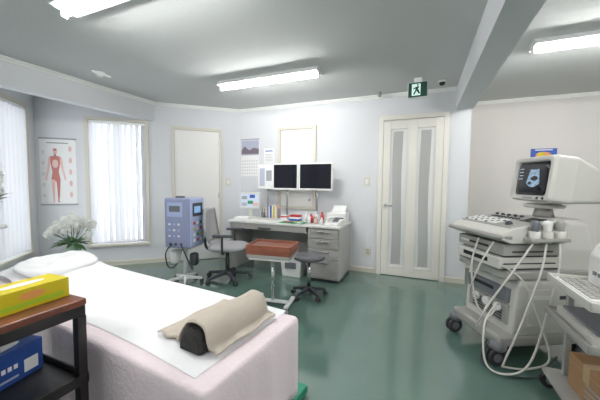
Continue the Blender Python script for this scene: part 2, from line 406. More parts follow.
bb(p,'sheet',(-2.36,-.004,1.56),(-2.17,-.001,1.80),'paper'); flat('line_a',[(-2.33,1.75),(-2.20,1.75),(-2.20,1.765),(-2.33,1.765)],'blueprint')
for j in range(5): flat('line',[(-2.33,1.60+.025*j),(-2.20,1.60+.025*j),(-2.20,1.606+.025*j),(-2.33,1.606+.025*j)],'text')

p=root('picture_card',(0,4.97,0),0)
a,b,z0,z1=1.37,1.66,1.56,1.75
bb(p,'sheet',(a,y,z0),(b,-.001,z1),'blueprint'); flat('fruit',ell((a+b)/2,1.66,.09,.045),'orange'); flat('fruit_b',ell((a+b)/2-.03,1.675,.035,.03),'yellow',1); flat('caption',[(a+.05,1.725),(b-.05,1.725),(b-.05,1.738),(a+.05,1.738)],'paper')

# ------------------------------------------------------------ desk
p=root('office_desk',(0,0,0))
dx0,dx1,dy0,dy1=-2.55,-.905,3.42,4.08
bb(p,'top',(dx0,dy0,.69),(dx1,dy1,.72),'desktop',.006)
bb(p,'side_panel_left',(dx0+.01,dy0+.03,0),(dx0+.04,dy1-.02,.69),'deskmet',.003)
bb(p,'back_panel',(dx0+.04,dy1-.06,.2),(-1.33,dy1-.04,.69),'deskmet')
bb(p,'centre_drawer',(dx0+.06,dy0+.01,.61),(-1.35,dy1-.1,.688),'drawer',.003)
bb(p,'centre_drawer_handle',(-2.05,dy0-.005,.625),(-1.85,dy0+.01,.645),'dgrey',.003)
bb(p,'pedestal_case',(-1.33,dy0+.03,.04),(dx1-.01,dy1-.02,.69),'deskmet',.004)
bb(p,'pedestal_plinth',(-1.32,dy0+.06,0),(dx1-.02,dy1-.04,.04),'dgrey')
zz=[.055,.30,.43,.555,.68]
for i in range(4):
    bb(p,f'drawer_{i+1}',(-1.322,dy0+.008,zz[i]+.004),(dx1-.018,dy0+.03,zz[i+1]-.004),'drawer',.003)
    bb(p,f'drawer_pull_{i+1}',(-1.20,dy0-.004,zz[i+1]-.05),(-1.04,dy0+.01,zz[i+1]-.03),'steel',.003)
cyl(p,'lock',(-1.28,dy0+.004,.655),.008,.01,'chrome','Y',seg=12)

def monitor(name,cx,cy,zc,w,h,rz,scr,bez='white',mount='arm'):
    p=root(name,(cx,cy,0),rz)
    bb(p,'bezel',(-w/2,-.02,zc-h/2),(w/2,.015,zc+h/2),bez,.006)
    bb(p,'screen',(-w/2+.02,-.0225,zc-h/2+.026),(w/2-.02,-.0195,zc+h/2-.02),scr)
    loft(p,'rear_housing',[[(x*sx,.015,zc+z*sz) for x,z in ((-1,-1),(1,-1),(1,1),(-1,1))] for sx,sz in ((w*.42,h*.40),)]+[[(x*w*.25,.05,zc+z*h*.25) for x,z in ((-1,-1),(1,-1),(1,1),(-1,1))]],bez)
    zb=.72
    if mount=='arm':
        cyl(p,'post',(0,.07,(zc+zb)/2),.016,zc-zb-.01,'steel'); bb(p,'bracket',(-.04,.045,zc-.04),(.04,.075,zc+.04),'steel',.003)
        lathe(p,'foot',(0,.07,.7205),[(.10,0),(.10,.008),(.03,.016)],'steel')
    else:
        bb(p,'neck',(-.03,.02,zb+.01),(.03,.05,zc),bez,.004); lathe(p,'foot',(0,.03,.7205),[(.1,0),(.1,.01),(.05,.018)],bez)
    return p
monitor('computer_monitor',-1.375,3.85,1.345,.50,.385,0,'screenB')
monitor('computer_monitor',-1.845,3.86,1.345,.40,.385,R(4),'screenB')
pw=monitor('computer_monitor',-2.175,3.88,1.345,.27,.37,R(10),'paper')
bb(pw,'film_image',(-.10,-.0245,1.20),(-.02,-.0225,1.47),'skyp'); bb(pw,'film_image_b',(.0,-.0245,1.28),(.09,-.0225,1.44),'text')
pl=monitor('computer_monitor',-2.42,3.80,.98,.31,.25,R(25),'screenwhite',bez='cream',mount='stand')
for k,(xa,za,m) in enumerate(((-.12,.90,'skyp'),(-.03,.93,'greenp'),(.05,.90,'pinkp'),(-.12,1.0,'text'),(.0,1.02,'blueprint'))): bb(pl,f'screen_window_{k}',(xa,-.0245,za),(xa+.08,-.0225,za+.05),m)
p=root('desk_telephone',(-1.02,3.60,.7205),R(-12))
prism(p,'body',[(-.1,0),(.1,0),(.1,.07),(-.1,.03)],-.09,.09,'white','YZ',.004)
loft(p,'handset',[[(-.055+xx,y_,z_) for xx,z_ in ((-.022,.075),(.022,.075),(.022,.1),(-.022,.1))] for y_ in (-.09,.09)],'white',bev=.006)
for i in range(4):
    for j in range(3): bb(p,'key',(.0+.025*j,-.06+.025*i,.048+.01*i),(.017+.025*j,-.045+.025*i,.06+.01*i),'grey')
p=root('desktop_printer',(-1.07,3.93,.7205),R(0))
bb(p,'case',(-.13,-.12,0),(.14,.10,.13),'white',.01); prism(p,'paper_tray',[(.0,.13),(.06,.13),(.10,.22),(.09,.22)],-.09,.1,'white','YZ')
bb(p,'output_slot',(-.09,-.123,.04),(.11,-.12,.07),'dgrey')
p=root('computer_keyboard',(-2.0,3.58,.7205),R(3)); prism(p,'tray',[(-.07,0),(.07,0),(.07,.022),(-.07,.012)],-.21,.21,'white','YZ',.003)
for i in range(4):
    for j in range(14): bb(p,'key',(-.2+.028*j,-.055+.028*i,.014+.003*i),(-.177+.028*j,-.033+.028*i,.026+.003*i),'cream')
p=root('desk_mat',(-1.60,3.56,.7205),0); bb(p,'pad',(-.15,-.12,0),(.2,.08,.005),'greenp',.002)
for i,(x,yy,m) in enumerate(((-.08,-.03,'redp'),(.02,.02,'yellow'),(.1,-.05,'paper'))): bb(p,f'note_{i}',(x,yy-.03,.005),(x+.06,yy+.03,.014),m)
for i,(x,yy,h,r,m) in enumerate(((-1.36,3.66,.12,.024,'redp'),(-1.31,3.73,.15,.022,'white'),(-1.27,3.58,.10,.025,'pinkp'),(-1.35,3.54,.13,.02,'paper'),(-1.22,3.69,.15,.024,'redp'),(-1.30,3.62,.09,.02,'greenp'),(-1.18,3.55,.09,.02,'white'),(-1.46,3.72,.14,.02,'paper'),(-1.41,3.74,.11,.02,'blueprint'))):
    lathe(None,'pump_bottle' ,(x,yy,.7205),[(r,0),(r,h*.7),(r*.4,h*.8),(r*.4,h*.85),(r*.55,h*.86),(r*.5,h)],m,18)
p=root('pen_cup',(-2.15,3.74,.7205)); lathe(p,'cup',(0,0,0),[(.03,0),(.034,.09),(.031,.09),(.028,.01)],'grey')
for i in range(5): tube(p,f'pen_{i}',[(.008*math.cos(i*1.3),.008*math.sin(i*1.3),.012),(.03*math.cos(i*1.3),.03*math.sin(i*1.3),.15)],.004,['redp','blueprint','black','greenp','yellow'][i],False)
p=root('paper_stack',(-2.38,3.55,.7205),R(8))
for i in range(5): box(p,f'sheet_{i}',(random.uniform(-.006,.006),random.uniform(-.006,.006),.004+.007*i),(.21,.15,.007),'paper',rot=(0,0,R(random.uniform(-4,4))))
p=root('book_stack',(-1.64,3.75,.7205),0)
for i,(m,h) in enumerate((('blueprint',.03),('paper',.025),('redp',.02))): box(p,f'book_{i}',(.004*i,0,.015+.028*i),(.15,.10,.026),m,.002,rot=(0,0,R(3*i-4)))
p=root('file_holder',(-1.98,3.76,.7205),R(4))
bb(p,'tray',(-.08,-.05,0),(.08,.05,.012),'cream2',.002); bb(p,'side_a',(-.08,-.05,.012),(-.075,.05,.16),'cream2'); bb(p,'side_b',(.075,-.05,.012),(.08,.05,.16),'cream2')
for i,m in enumerate(('paper','blueprint','paper','yellow','paper','pinkp')): bb(p,f'file_{i}',(-.07+.024*i,-.045,.012),(-.052+.024*i,.045,.19+.012*(i%3)),m,.002)
p=root('medicine_box',(-1.81,3.76,.7205),R(10)); bb(p,'carton',(-.05,-.035,0),(.05,.035,.07),'paper',.002); bb(p,'band',(-.0505,-.0355,.04),(.0505,.0355,.06),'redp')
p=root('waste_bin',(-1.58,3.58,0),0)
loft(p,'bin',[[(x*.13,y_*.1,0) for x,y_ in((-1,-1),(1,-1),(1,1),(-1,1))],[(x*.15,y_*.12,.26) for x,y_ in((-1,-1),(1,-1),(1,1),(-1,1))]],'white',bev=.008)
bb(p,'lid',(-.155,-.125,.26),(.155,.125,.285),'cream2',.006); bb(p,'label',(-.08,-.119,.12),(.08,-.111,.2),'grey')

# ------------------------------------------------------------ office chair
p=root('office_chair',(-2.28,3.05,0),R(20))
star_base(p,.29,5,.10,'dgrey',off=.3)
cyl(p,'gas_column',(0,0,.25),.025,.26,'dgrey'); bb(p,'mechanism',(-.1,-.07,.37),(.1,.07,.40),'dgrey',.008)
def cushion(nm,w,d,h,c,m,rot=(0,0,0)):
    rr=[]
    for s,z in ((.86,0),(.97,.2),(1,.5),(.97,.8),(.85,1.0),(.5,1.12)):
        rr.append([(x*s,y_*s,z*h) for x,y_ in rrect(d,w,min(w,d)*.28,6)])
    return loft(p,nm,rr,m,True,True,c,rot)
cushion('seat',.46,.46,.07,(.02,0,.40),'fabric')
rings=[]
for k in range(13):
    t=k/12; z=.50+.42*t; w=.23*(1-.25*(2*t-1)**2-.12*t); lean=-.21-.06*t-.02*math.sin(t*3.1)
    ring=[]
    for j in range(9):
        u=-1+2*j/8; ring.append((lean+.06*u*u+.0,u*w,z))
    for j in range(8,-1,-1):
        u=-1+2*j/8; ring.append((lean+.06*u*u-.03,u*w,z))
    rings.append(ring)
loft(p,'backrest',rings,'fabric',True)
tube(p,'back_support',[(-.08,0,.385),(-.24,0,.39),(-.29,0,.47),(-.265,0,.62)],.018,'dgrey')
for s in (-1,1):
    tube(p,f'arm_bracket_{s}',[(.0,s*.12,.39),(.02,s*.27,.40),(.02,s*.285,.5),(.02,s*.28,.60)],.014,'dgrey')
    box(p,f'arm_pad_{s}',(.03,s*.28,.615),(.25,.055,.03),'dgrey',.012,seg=3)

# ------------------------------------------------------------ round stool
p=root('round_stool',(-1.126,2.97,0),0)
star_base(p,.19,5,.085,'dgrey',wr=.024,off=.6,arm=.015)
cyl(p,'column',(0,0,.25),.02,.30,'chrome'); cyl(p,'seat_plate',(0,0,.405),.1,.015,'dgrey')
lathe(p,'seat',(0,0,.412),[(.15,0),(.168,.01),(.172,.03),(.165,.048),(.12,.056),(.0,.058)],'stoolf',36)

# ------------------------------------------------------------ wooden-top instrument stand
p=root('instrument_stand',(-1.38,2.60,0),R(8))
bb(p,'foot_long',(-.18,-.02,.03),(.18,.02,.055),'wmetal',.004); bb(p,'foot_cross_a',(-.2,-.14,.03),(-.16,.14,.055),'wmetal',.004); bb(p,'foot_cross_b',(.16,-.14,.03),(.2,.14,.055),'wmetal',.004)
for a in(-.18,.18):
    for b_ in(-.13,.13): cyl(p,'foot_pad',(a,b_,.015),.018,.03,'rubber',seg=14)
cyl(p,'post',(0,0,.27),.018,.44,'chrome'); bb(p,'under_plate',(-.21,-.14,.49),(.21,.14,.51),'wmetal',.004)
bb(p,'box_lower',(-.225,-.15,.51),(.225,.15,.545),'cream2',.006)
bb(p,'wood_case',(-.23,-.155,.545),(.23,.155,.615),'owood',.006)
for n,a,b_ in (('f',(-.23,-.155,.615),(.23,-.14,.64)),('b',(-.23,.14,.615),(.23,.155,.64)),('l',(-.23,-.14,.615),(-.215,.14,.64)),('r',(.215,-.14,.615),(.23,.14,.64))):
    bb(p,'tray_rim_'+n,a,b_,'owood',.003)
bb(p,'case_seam',(-.2315,-.1565,.575),(.2315,.1565,.579),'dgrey')
bb(p,'tray_pad',(-.21,-.135,.615),(.21,.135,.627),'wood',.004)

# ------------------------------------------------------------ pedestal device
p=root('medical_device_on_pole_stand',(-2.70,2.76,0),R(12))
star_base(p,.20,5,.07,'wmetal',wr=.022,off=.2,arm=.014)
cyl(p,'pole',(0,0,.26),.026,.40,'wmetal')
bb(p,'support_tray',(-.15,-.15,.45),(.15,.15,.465),'wmetal',.004)
bb(p,'case',(-.16,-.16,.465),(.16,.16,1.06),'devblue',.012)
bb(p,'front_bezel',(-.153,-.175,.475),(.153,-.158,1.05),'devblue',.006)
bb(p,'side_fascia',(.158,-.15,.475),(.173,.15,1.05),'devblue2',.006)
bb(p,'display',(-.12,-.179,.84),(.08,-.174,1.01),'devblue2',.004)
bb(p,'display_readout',(-.09,-.182,.90),(.05,-.178,.97),'grey')
for i in range(3):
    for j in range(3): bb(p,'button',(-.105+.06*j,-.181,.60+.07*i),(-.075+.06*j,-.174,.622+.07*i),'devblue2' if (i+j)%2 else 'white',.002)
for j in range(3): cyl(p,'socket',(-.08+.07*j,-.179,.515),.014,.012,'dgrey','Y',seg=14)
bb(p,'side_display',(.172,-.11,.84),(.176,.11,1.0),'dgrey',.002); bb(p,'side_readout',(.1755,-.08,.88),(.1775,.06,.96),'screenblue')
for i in range(4):
    for j in range(3): bb(p,'side_button',(.172,-.10+.075*j,.53+.07*i),(.177,-.06+.075*j,.565+.07*i),['white','redp','white','greenp','yellow'][(2*i+j)%5],.002)
bb(p,'handle',(-.06,-.1,1.06),(.06,-.08,1.085),'grey',.004)
tube(p,'cable_1',[(-.06,-.185,.515),(-.1,-.24,.42),(-.12,-.18,.25),(-.12,-.08,.2),(-.12,.05,.26),(-.10,.10,.46)],.007,'black')
tube(p,'cable_3',[(.06,-.185,.515),(.14,-.24,.44),(.18,-.18,.26),(.16,-.1,.2),(.08,-.02,.3)],.008,'dgrey')
box(p,'accessory_bag',(-.11,-.04,.33),(.10,.12,.17),'wmetal',.03,seg=3); box(p,'accessory_pouch',(.12,.0,.30),(.09,.10,.16),'dgrey',.03,seg=3)

# ------------------------------------------------------------ bed
bl,bw,bz=2.1,.64,.57
p=root('examination_bed',(-1.63,1.125,0),R(-5.74))
for sx in (-.88,.965):
    bb(p,'foot_bar',(sx-.03,-.26,.012),(sx+.03,.53 if sx>0 else .28,.06),'bedgreen',.008)
    for yy in (-.24,.26): cyl(p,'foot_pad',(sx,yy,.008),.02,.016,'rubber',seg=14)
    bb(p,'leg',(sx-.02,-.2,.055),(sx+.02,-.16,.42),'bedgreen',.004); bb(p,'leg',(sx-.02,.16,.055),(sx+.02,.2,.42),'bedgreen',.004)
cyl(p,'foot_pad',(.965,.50,.008),.022,.016,'rubber',seg=14)
bb(p,'side_rail_a',(-.98,-.24,.40),(.98,-.2,.45),'bedgreen',.004); bb(p,'side_rail_b',(-.98,.2,.40),(.98,.24,.45),'bedgreen',.004)
bb(p,'stretcher',(-.88,-.02,.1),(.965,.02,.13),'bedgreen',.004)
bb(p,'mattress',(-bl/2+.01,-bw/2+.01,.45),(bl/2-.01,bw/2-.01,.555),'grey',.02,seg=3)
def perim(w,h,r,N):
    P=rrect(w,h,r,8); P=[Vector(q) for q in P]; n=len(P)
    Ls=[(P[(i+1)%n]-P[i]).length for i in range(n)]; T=sum(Ls); out=[]
    i=0;acc=0
    for k in range(N):
        d=T*k/N
        while acc+Ls[i]<d: acc+=Ls[i]; i+=1
        t=(d-acc)/max(Ls[i],1e-9); out.append(P[i].lerp(P[(i+1)%n],t))
    return out
N=260
rings=[]
P0=perim(bl,bw,.03,N)
ns=[]
for i in range(N):
    t=P0[(i+1)%N]-P0[i-1]; ns.append(Vector((t.y,-t.x)).normalized())
ph=[random.uniform(0,6) for _ in range(6)]
def wave(i,k):
    a=2*math.pi*i/N
    return (math.sin(13*a+ph[0])+.6*math.sin(29*a+ph[1])+.5*math.sin(7*a+ph[2])+.5*math.sin(47*a+ph[3]))*.5
for sc in (.3,.7,.9):
    rings.append([(P0[i].x*sc,P0[i].y*sc,.573) for i in range(N)])
for off,z in ((-.018,.572),(-.006,.568),(0,.558)):
    rings.append([(P0[i].x+ns[i].x*off, P0[i].y+ns[i].y*off, z+.0006*wave(i*3,0)) for i in range(N)])
for k in range(1,11):
    t=k/10; amp=.004+.024*t
    rings.append([(P0[i].x+ns[i].x*(.005+amp*.4+amp*wave(i,0)),P0[i].y+ns[i].y*(.003+(amp*.4+amp*wave(i,0))*(1 if P0[i].y>0 else .15)),.556-.345*t+.008*t*wave(i+5,1)) for i in range(N)])
loft(p,'pink_blanket',rings,'pink',True)
ob=p.children[-1]; bm=bmesh.new(); bm.from_mesh(ob.data)
fs=[f for f in bm.faces if len(f.verts)>50 and f.calc_center_median().z<.4]; bmesh.ops.delete(bm,geom=fs,context='FACES'); bm.to_mesh(ob.data); bm.free()
bm=bmesh.new(); nx,ny=130,50; V=[]
for i in range(nx+1):
    row=[]
    u=i/nx; x=-bl/2-.02+(bl-.07)*u
    near=-.22-.05*u+.012*math.sin(9*u+1)
    far=bw/2+.016
    for j in range(ny+1):
        v=j/ny
        yy=near+(far+.16-near)*v
        z=.5845+.003*math.sin(11*x+3*yy)+.0022*math.sin(23*x-14*yy)+.002*math.sin(31*yy+5*x)
        e=min(1,j/4,(nx-i)/5); z=.5752+(z-.5752)*e
        if yy>far: 
            over=yy-far; z=.574-over; yy=far+.014+.008*math.sin(23*x)*min(1,over*8)
        elif yy>far-.02: z=.580
        if x<-bl/2+.42 : 
            s=(-bl/2+.42-x)/.42; w_=max(0,math.sin(min(1,s*1.15)*math.pi*.75))
            if yy<far-.01: z+=.08*w_*max(0,1-abs((yy-.04)/.30)**3)+.014*w_*e*math.sin(34*yy+20*x)
        row.append(bm.verts.new((x,yy,z)))
    V.append(row)
for i in range(nx):
    for j in range(ny):
        f=bm.faces.new((V[i][j],V[i+1][j],V[i+1][j+1],V[i][j+1])); f.smooth=True
fin(p,'white_sheet',bm,'sheet')
bm=bmesh.new(); bmesh.ops.create_uvsphere(bm,u_segments=48,v_segments=28,radius=1)
for v in bm.verts:
    x,yy,z=v.co; e=.6
    k=1+.15*math.sin(4*x+3*yy)+.10*math.sin(9*yy+5*x)+.08*math.sin(17*yy-8*x)
    v.co=Vector((math.copysign(abs(x)**e,x)*.15,math.copysign(abs(yy)**e,yy)*.24,z*.05*k))
fin(p,'crumpled_pillow',bm,'sheet',True,(-bl/2+.24,.05,.65),(0,R(8),R(12)))

p=root('bolster_with_towel',(-.80,1.06,.588),R(-6))
def arc(r,hh,n=14): return [(r*math.cos(math.pi*k/n),hh*math.sin(math.pi*k/n)) for k in range(n+1)]
loft(p,'foam_core',[[(x,yv,z) for x,z in arc(.064*s,.090*s)] for yv,s in ((-.21,.8),(-.20,.97),(-.19,1),(.19,1),(.2,.9))],'foam',True)
bm=bmesh.new(); prof=[]
for k in range(12): prof.append((-.225+.145*k/12,.008+.003*math.sin(k)))
for k in range(17):
    a=math.pi*(1-k/16); prof.append((.078*math.cos(a),.012+.092*math.sin(a)))
for k in range(1,5): prof.append((.078+.012*k,.012-.002*k if k<3 else .008))
cols=[]
for j in range(25):
    t=j/24; yv=-.185+.40*t
    cols.append([bm.verts.new((x+.004*math.sin(9*t+k*.3),yv+.006*math.sin(k*.9)*(1 if j in(0,24) else 0),z+.003*math.sin(14*t+k*.7)*(1 if k>11 else .5))) for k,(x,z) in enumerate(prof)])
for a_,b_ in zip(cols[:-1],cols[1:]):
    for k in range(len(prof)-1):
        f=bm.faces.new((a_[k],a_[k+1],b_[k+1],b_[k])); f.smooth=True
o=fin(p,'towel_cover',bm,'towel'); sm=o.modifiers.new('thick','SOLIDIFY'); sm.thickness=.006; sm.offset=1

# ------------------------------------------------------------ cart left front
p=root('utility_cart',(0,0,0))
X0,X1,Y0,Y1=-1.66,-1.185,.2,.70
bb(p,'wood_top',(X0,Y0,.775),(X1,Y1,.80),'wood',.004)
bb(p,'top_frame',(X0+.003,Y0+.003,.735),(X1-.003,Y1-.003,.775),'blackm',.003)
for a in (X0+.018,X1-.018):
    for b_ in (Y0+.018,Y1-.018):
        bb(p,'post',(a-.016,b_-.016,.07),(a+.016,b_+.016,.735),'blackm',.002)
        cyl(p,'caster_wheel',(a,b_,.032),.032,.022,'rubber','X'); 
        bb(p,'caster_fork',(a-.015,b_-.015,.03),(a+.015,b_+.015,.07),'steel',.003)
for zz_ in (.12,.465):
    bb(p,'shelf',(X0+.01,Y0+.01,zz_),(X1-.01,Y1-.01,zz_+.015),'blackm',.002)
    for q,(a,b_) in enumerate((((X0,Y0),(X1,Y0+.008)),((X0,Y1-.008),(X1,Y1)),((X0,Y0),(X0+.008,Y1)),((X1-.008,Y0),(X1,Y1)))):
        bb(p,f'shelf_rim_{q}',(a[0],a[1],zz_),(b_[0],b_[1],zz_+.04),'blackm',.002)
p=root('glove_box',(-1.45,.53,.481),R(12))
bb(p,'carton',(-.05,-.13,0),(.05,.13,.13),'blue',.002)
bb(p,'label_white',(.05,.06,.02),(.0515,.11,.07),'paper')
for k in range(8): bb(p,f'label_letter_{k}',(.05,-.115+.02*k,.055),(.0515,-.102+.02*k,.08 if k in(0,4) else .072),'paper')
bb(p,'label_stripe',(.05,-.12,.02),(.0515,.04,.028),'skyp'); prism(p,'opening',ell(0,0,.025,.08),.13,.1312,'paper','XY')
p=root('tissue_box',(-1.325,.585,.8005),R(3))
bb(p,'carton',(-.06,-.13,0),(.06,.10,.075),'yellow',.002); prism(p,'slot',ell(0,-.02,.02,.07),.075,.0762,'paper','XY')
bb(p,'side_print',(.06,-.11,.012),(.0612,.08,.028),'lime'); prism(p,'side_logo',ell(-.02,.048,.04,.014),.06,.0612,'orange','YZ')
p=root('tissue_box',(-1.31,.34,.8005),R(-4))
bb(p,'carton',(-.06,-.11,0),(.06,.10,.07),'lime',.002); prism(p,'slot',ell(0,0,.02,.07),.07,.0712,'paper','XY')
loft(p,'tissue',[[(-.01,-.05,.071),(.01,-.05,.071),(.01,.0,.071),(-.01,.0,.071)],[(-.015,-.06,.09),(.02,-.05,.095),(.01,.02,.10),(-.015,.0,.088)]],'paper')

# ------------------------------------------------------------ flowers
def blooms(p,name,centres,rad,m='petal',n=26,ps=.016):
    bm=bmesh.new()
    for c in centres:
        c=Vector(c)
        for k in range(n):
            d=Vector((random.gauss(0,1),random.gauss(0,1),random.gauss(0,1)+.3)).normalized()
            q=c+d*rad*random.uniform(.75,1.05)
            u=d.orthogonal().normalized(); w=d.cross(u); a0=random.random()*6
            for s in range(5):
                a=a0+2*math.pi*s/5; e=u*math.cos(a)+w*math.sin(a); g=u*math.cos(a+1.2)+w*math.sin(a+1.2)
                vv=[bm.verts.new(q),bm.verts.new(q+(e*.8-g*.15)*ps+d*ps*.2),bm.verts.new(q+e*ps*1.35+d*ps*.35),bm.verts.new(q+(e*.6+g*.5)*ps+d*ps*.2)]
                bm.faces.new(vv)
    return fin(p,name,bm,m)
def leaves(p,name,base,n,L,m='leaf',up=.6):
    bm=bmesh.new()
    for k in range(n):
        a=random.random()*6.28; d=Vector((math.cos(a),math.sin(a),random.uniform(up-.4,up+.4))).normalized(); s=Vector((-math.sin(a),math.cos(a),0))
        l=L*random.uniform(.6,1.1); b=Vector(base); prev=None
        for t in range(5):
            tt=t/4; c=b+d*l*tt+Vector((0,0,-l*.35*tt*tt)); w=s*l*.16*math.sin(math.pi*min(.97,tt+.03))+s*.001
            cur=(bm.verts.new(c-w),bm.verts.new(c+w))
            if prev: bm.faces.new((prev[0],prev[1],cur[1],cur[0]))
            prev=cur
    return fin(p,name,bm,m)
p=root('plant_stand',(-3.92,2.18,0)); lathe(p,'top',(0,0,.30),[(.15,0),(.15,.02)],'white')
for i in range(3):
    a=i*2.094; tube(p,f'leg_{i}',[(.06*math.cos(a),.06*math.sin(a),.30),(.13*math.cos(a),.13*math.sin(a),0.008)],.01,'white',False)
p=root('vase_of_white_flowers',(-3.92,2.18,.3205))
lathe(p,'vase',(0,0,0),[(.045,0),(.07,.03),(.08,.08),(.06,.14),(.045,.17),(.055,.19),(.05,.19),(.04,.17)],'vase')
cs=[]
for i in range(24):
    a=i*2.4; r=.25*math.sqrt((i+.5)/24); cs.append((r*math.cos(a),r*math.sin(a),.46-.8*r*r*3+random.uniform(-.05,.06)))
blooms(p,'blooms',cs,.045,n=30,ps=.020); leaves(p,'leaves',(0,0,.17),30,.24,up=.4)
for i,c in enumerate(cs): tube(p,f'stem_{i}',[(c[0]*.1,c[1]*.1,.15),(c[0]*.6,c[1]*.6,.27),(c[0],c[1],c[2]-.03)],.003,'leaf',seg=5)
FX,FY=-3.57,1.31
p=root('flower_stand',(FX,FY,0)); lathe(p,'top',(0,0,.82),[(.12,0),(.12,.02)],'white'); cyl(p,'column',(0,0,.42),.02,.80,'white'); lathe(p,'foot',(0,0,0),[(.13,0),(.13,.015),(.03,.03)],'white')
p=root('vase_of_white_lilies',(FX,FY,.8405))
lathe(p,'vase',(0,0,0),[(.035,0),(.05,.03),(.055,.08),(.035,.15),(.045,.19),(.04,.19),(.03,.15)],'vase')
cs=[(.11*math.cos(i*2.1),.11*math.sin(i*2.1),.32+.05*((i*7)%5)) for i in range(11)]
blooms(p,'blooms',cs,.04,n=18,ps=.022); leaves(p,'leaves',(0,0,.2),22,.25,up=.8)
for i,c in enumerate(cs): tube(p,f'stem_{i}',[(0,0,.15),(c[0]*.6,c[1]*.6,.25),(c[0],c[1],c[2]-.02)],.003,'leaf',seg=5)

# ------------------------------------------------------------ ultrasound machine
p=root('ultrasound_machine',(.73,2.72,0),R(208))
def rect(x0_,x1_,y0_,y1_,z): return [(x0_,y0_,z),(x1_,y0_,z),(x1_,y1_,z),(x0_,y1_,z)]
bb(p,'base',(-.34,-.26,.13),(.38,.26,.21),'cream2',.02,seg=3)
for sx in (-.29,.36):
    for sy in (-.23,.23):
        for d in (-.018,.018):
            cyl(p,'caster_wheel',(sx+.02,sy+d,.062),.062,.024,'rubber','Y',bev=.008)
        cyl(p,'caster_hub',(sx+.02,sy,.062),.03,.066,'grey','Y')
        lathe(p,'caster_housing',(sx,sy,.10),[(.035,0),(.055,.02),(.05,.05),(.03,.07)],'grey')
loft(p,'lower_body',[rect(-.33,.27,-.24,.24,.20),rect(-.33,.27,-.25,.25,.24),rect(-.31,.25,-.25,.25,.56),rect(-.29,.22,-.24,.24,.60)],'cream',bev=.012)
bb(p,'side_panel',(-.26,.248,.27),(.18,.257,.53),'cream',.004); bb(p,'side_panel_far',(-.26,-.257,.27),(.18,-.248,.53),'cream',.004)
bb(p,'side_badge',(.0,.257,.46),(.14,.2595,.49),'white')
bb(p,'side_recess',(-.22,.2565,.46),(-.06,.2595,.485),'dgrey')
bb(p,'front_panel',(.255,-.2,.26),(.275,.2,.40),'cream2',.004)
for k in range(5): bb(p,f'front_vent_{k}',(.274,-.15,.28+.02*k),(.278,.15,.288+.02*k),'dgrey')
bb(p,'video_recorder',(-.05,-.2,.42),(.29,.2,.52),'grey',.006); bb(p,'recorder_slot',(.29,-.12,.475),(.293,.08,.5),'black')
bb(p,'slab_lower',(-.30,-.26,.60),(.34,.26,.66),'cream2',.012)
bb(p,'thermal_printer',(-.08,-.22,.672),(.38,.23,.752),'cream',.008); bb(p,'printer_slot',(.38,-.14,.70),(.383,.12,.73),'black')
bb(p,'printer_side_line',(-.04,.23,.705),(.35,.2325,.713),'dgrey')
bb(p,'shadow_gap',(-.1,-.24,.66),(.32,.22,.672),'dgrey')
bb(p,'disk_unit',(-.06,-.24,.765),(.36,.245,.845),'cream2',.008); bb(p,'disk_slot',(.36,-.1,.80),(.363,.1,.815),'black')
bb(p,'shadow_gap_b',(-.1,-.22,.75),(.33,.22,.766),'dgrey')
for k in range(4): bb(p,f'disk_button_{k}',(.36,-.2+.025*k,.80),(.364,-.185+.025*k,.815),'white')
bb(p,'disk_side_slot',(.0,.245,.79),(.30,.2475,.80),'dgrey')
loft(p,'rear_tower',[rect(-.32,-.08,-.23,.23,.60),rect(-.32,-.06,-.23,.23,.80),rect(-.30,-.06,-.21,.21,.98),rect(-.27,-.08,-.18,.18,1.01)],'cream',bev=.012)
AX=R(9)
prism(p,'console',[(-.08,.86),(.34,.855),(.41,.885),(.41,.925),(.34,.955),(.02,1.012),(-.08,1.012)],-.28,.28,'cream',bev=.012)
def onp(x): return .986-(x-.18)*math.tan(AX)
box(p,'keyboard_panel',(.17,0,onp(.17)-.003),(.32,.51,.012),'cream2',.004,rot=(0,AX,0))
for i in range(5):
    for j in range(12):
        x=.19+.026*i; y_=-.23+.027*j
        box(p,'key',(x,y_,onp(x)+.005),(.020,.021,.012),'white' if (i*5+j)%4 else 'grey',.002,rot=(0,AX,0))
for i in range(5):
    x=.055; cyl(p,f'knob_{i}',(x,-.2+.06*i,onp(x)+.008),.013,.016,'dgrey',rot=(0,AX,0),seg=16)
for i in range(8):
    box(p,f'slider_{i}',(.12,.08-.035*i,onp(.12)+.005),(.03,.008,.012),'dgrey',rot=(0,AX,0))
box(p,'touch_display',(.10,.18,onp(.10)+.004),(.11,.11,.008),'screenB',.002,rot=(0,AX,0))
bm=bmesh.new(); bmesh.ops.create_uvsphere(bm,u_segments=20,v_segments=12,radius=.024); fin(p,'trackball',bm,'dgrey',True,(.27,.17,onp(.27)+.004))
for k in(-1,1): box(p,'track_button',(.27,.17+k*.045,onp(.27)+.003),(.05,.022,.012),'cream2',.003,rot=(0,AX,0))
tube(p,'front_handle',[(.34,-.275,.90),(.43,-.25,.905),(.45,-.15,.91),(.45,.15,.91),(.43,.25,.905),(.34,.275,.90)],.015,'cream2')
bb(p,'probe_rack',(-.02,.27,.88),(.26,.35,.905),'cream2',.006)
for i,x in enumerate((.03,.12,.21)):
    lathe(p,f'probe_cup_{i}',(x,.315,.87),[(.025,0),(.032,.02),(.034,.08),(.028,.08),(.026,.03)],'cream',18)
    lathe(p,f'probe_{i}',(x,.315,.91),[(.012,-.02),(.018,.02),(.024,.06),(.028,.09),(.022,.105),(.0,.11)],['cream2','white','grey'][i],18)
cyl(p,'neck',(-.14,.02,1.05),.07,.10,'cream2',r2=.05); lathe(p,'swivel_plate',(-.14,.02,1.08),[(.12,0),(.13,.015),(.10,.03)],'cream')
crt=root('crt_monitor',(-.04,.06,1.295)); crt.parent=p; crt.rotation_euler=(0,R(-7),R(-8))
q=crt
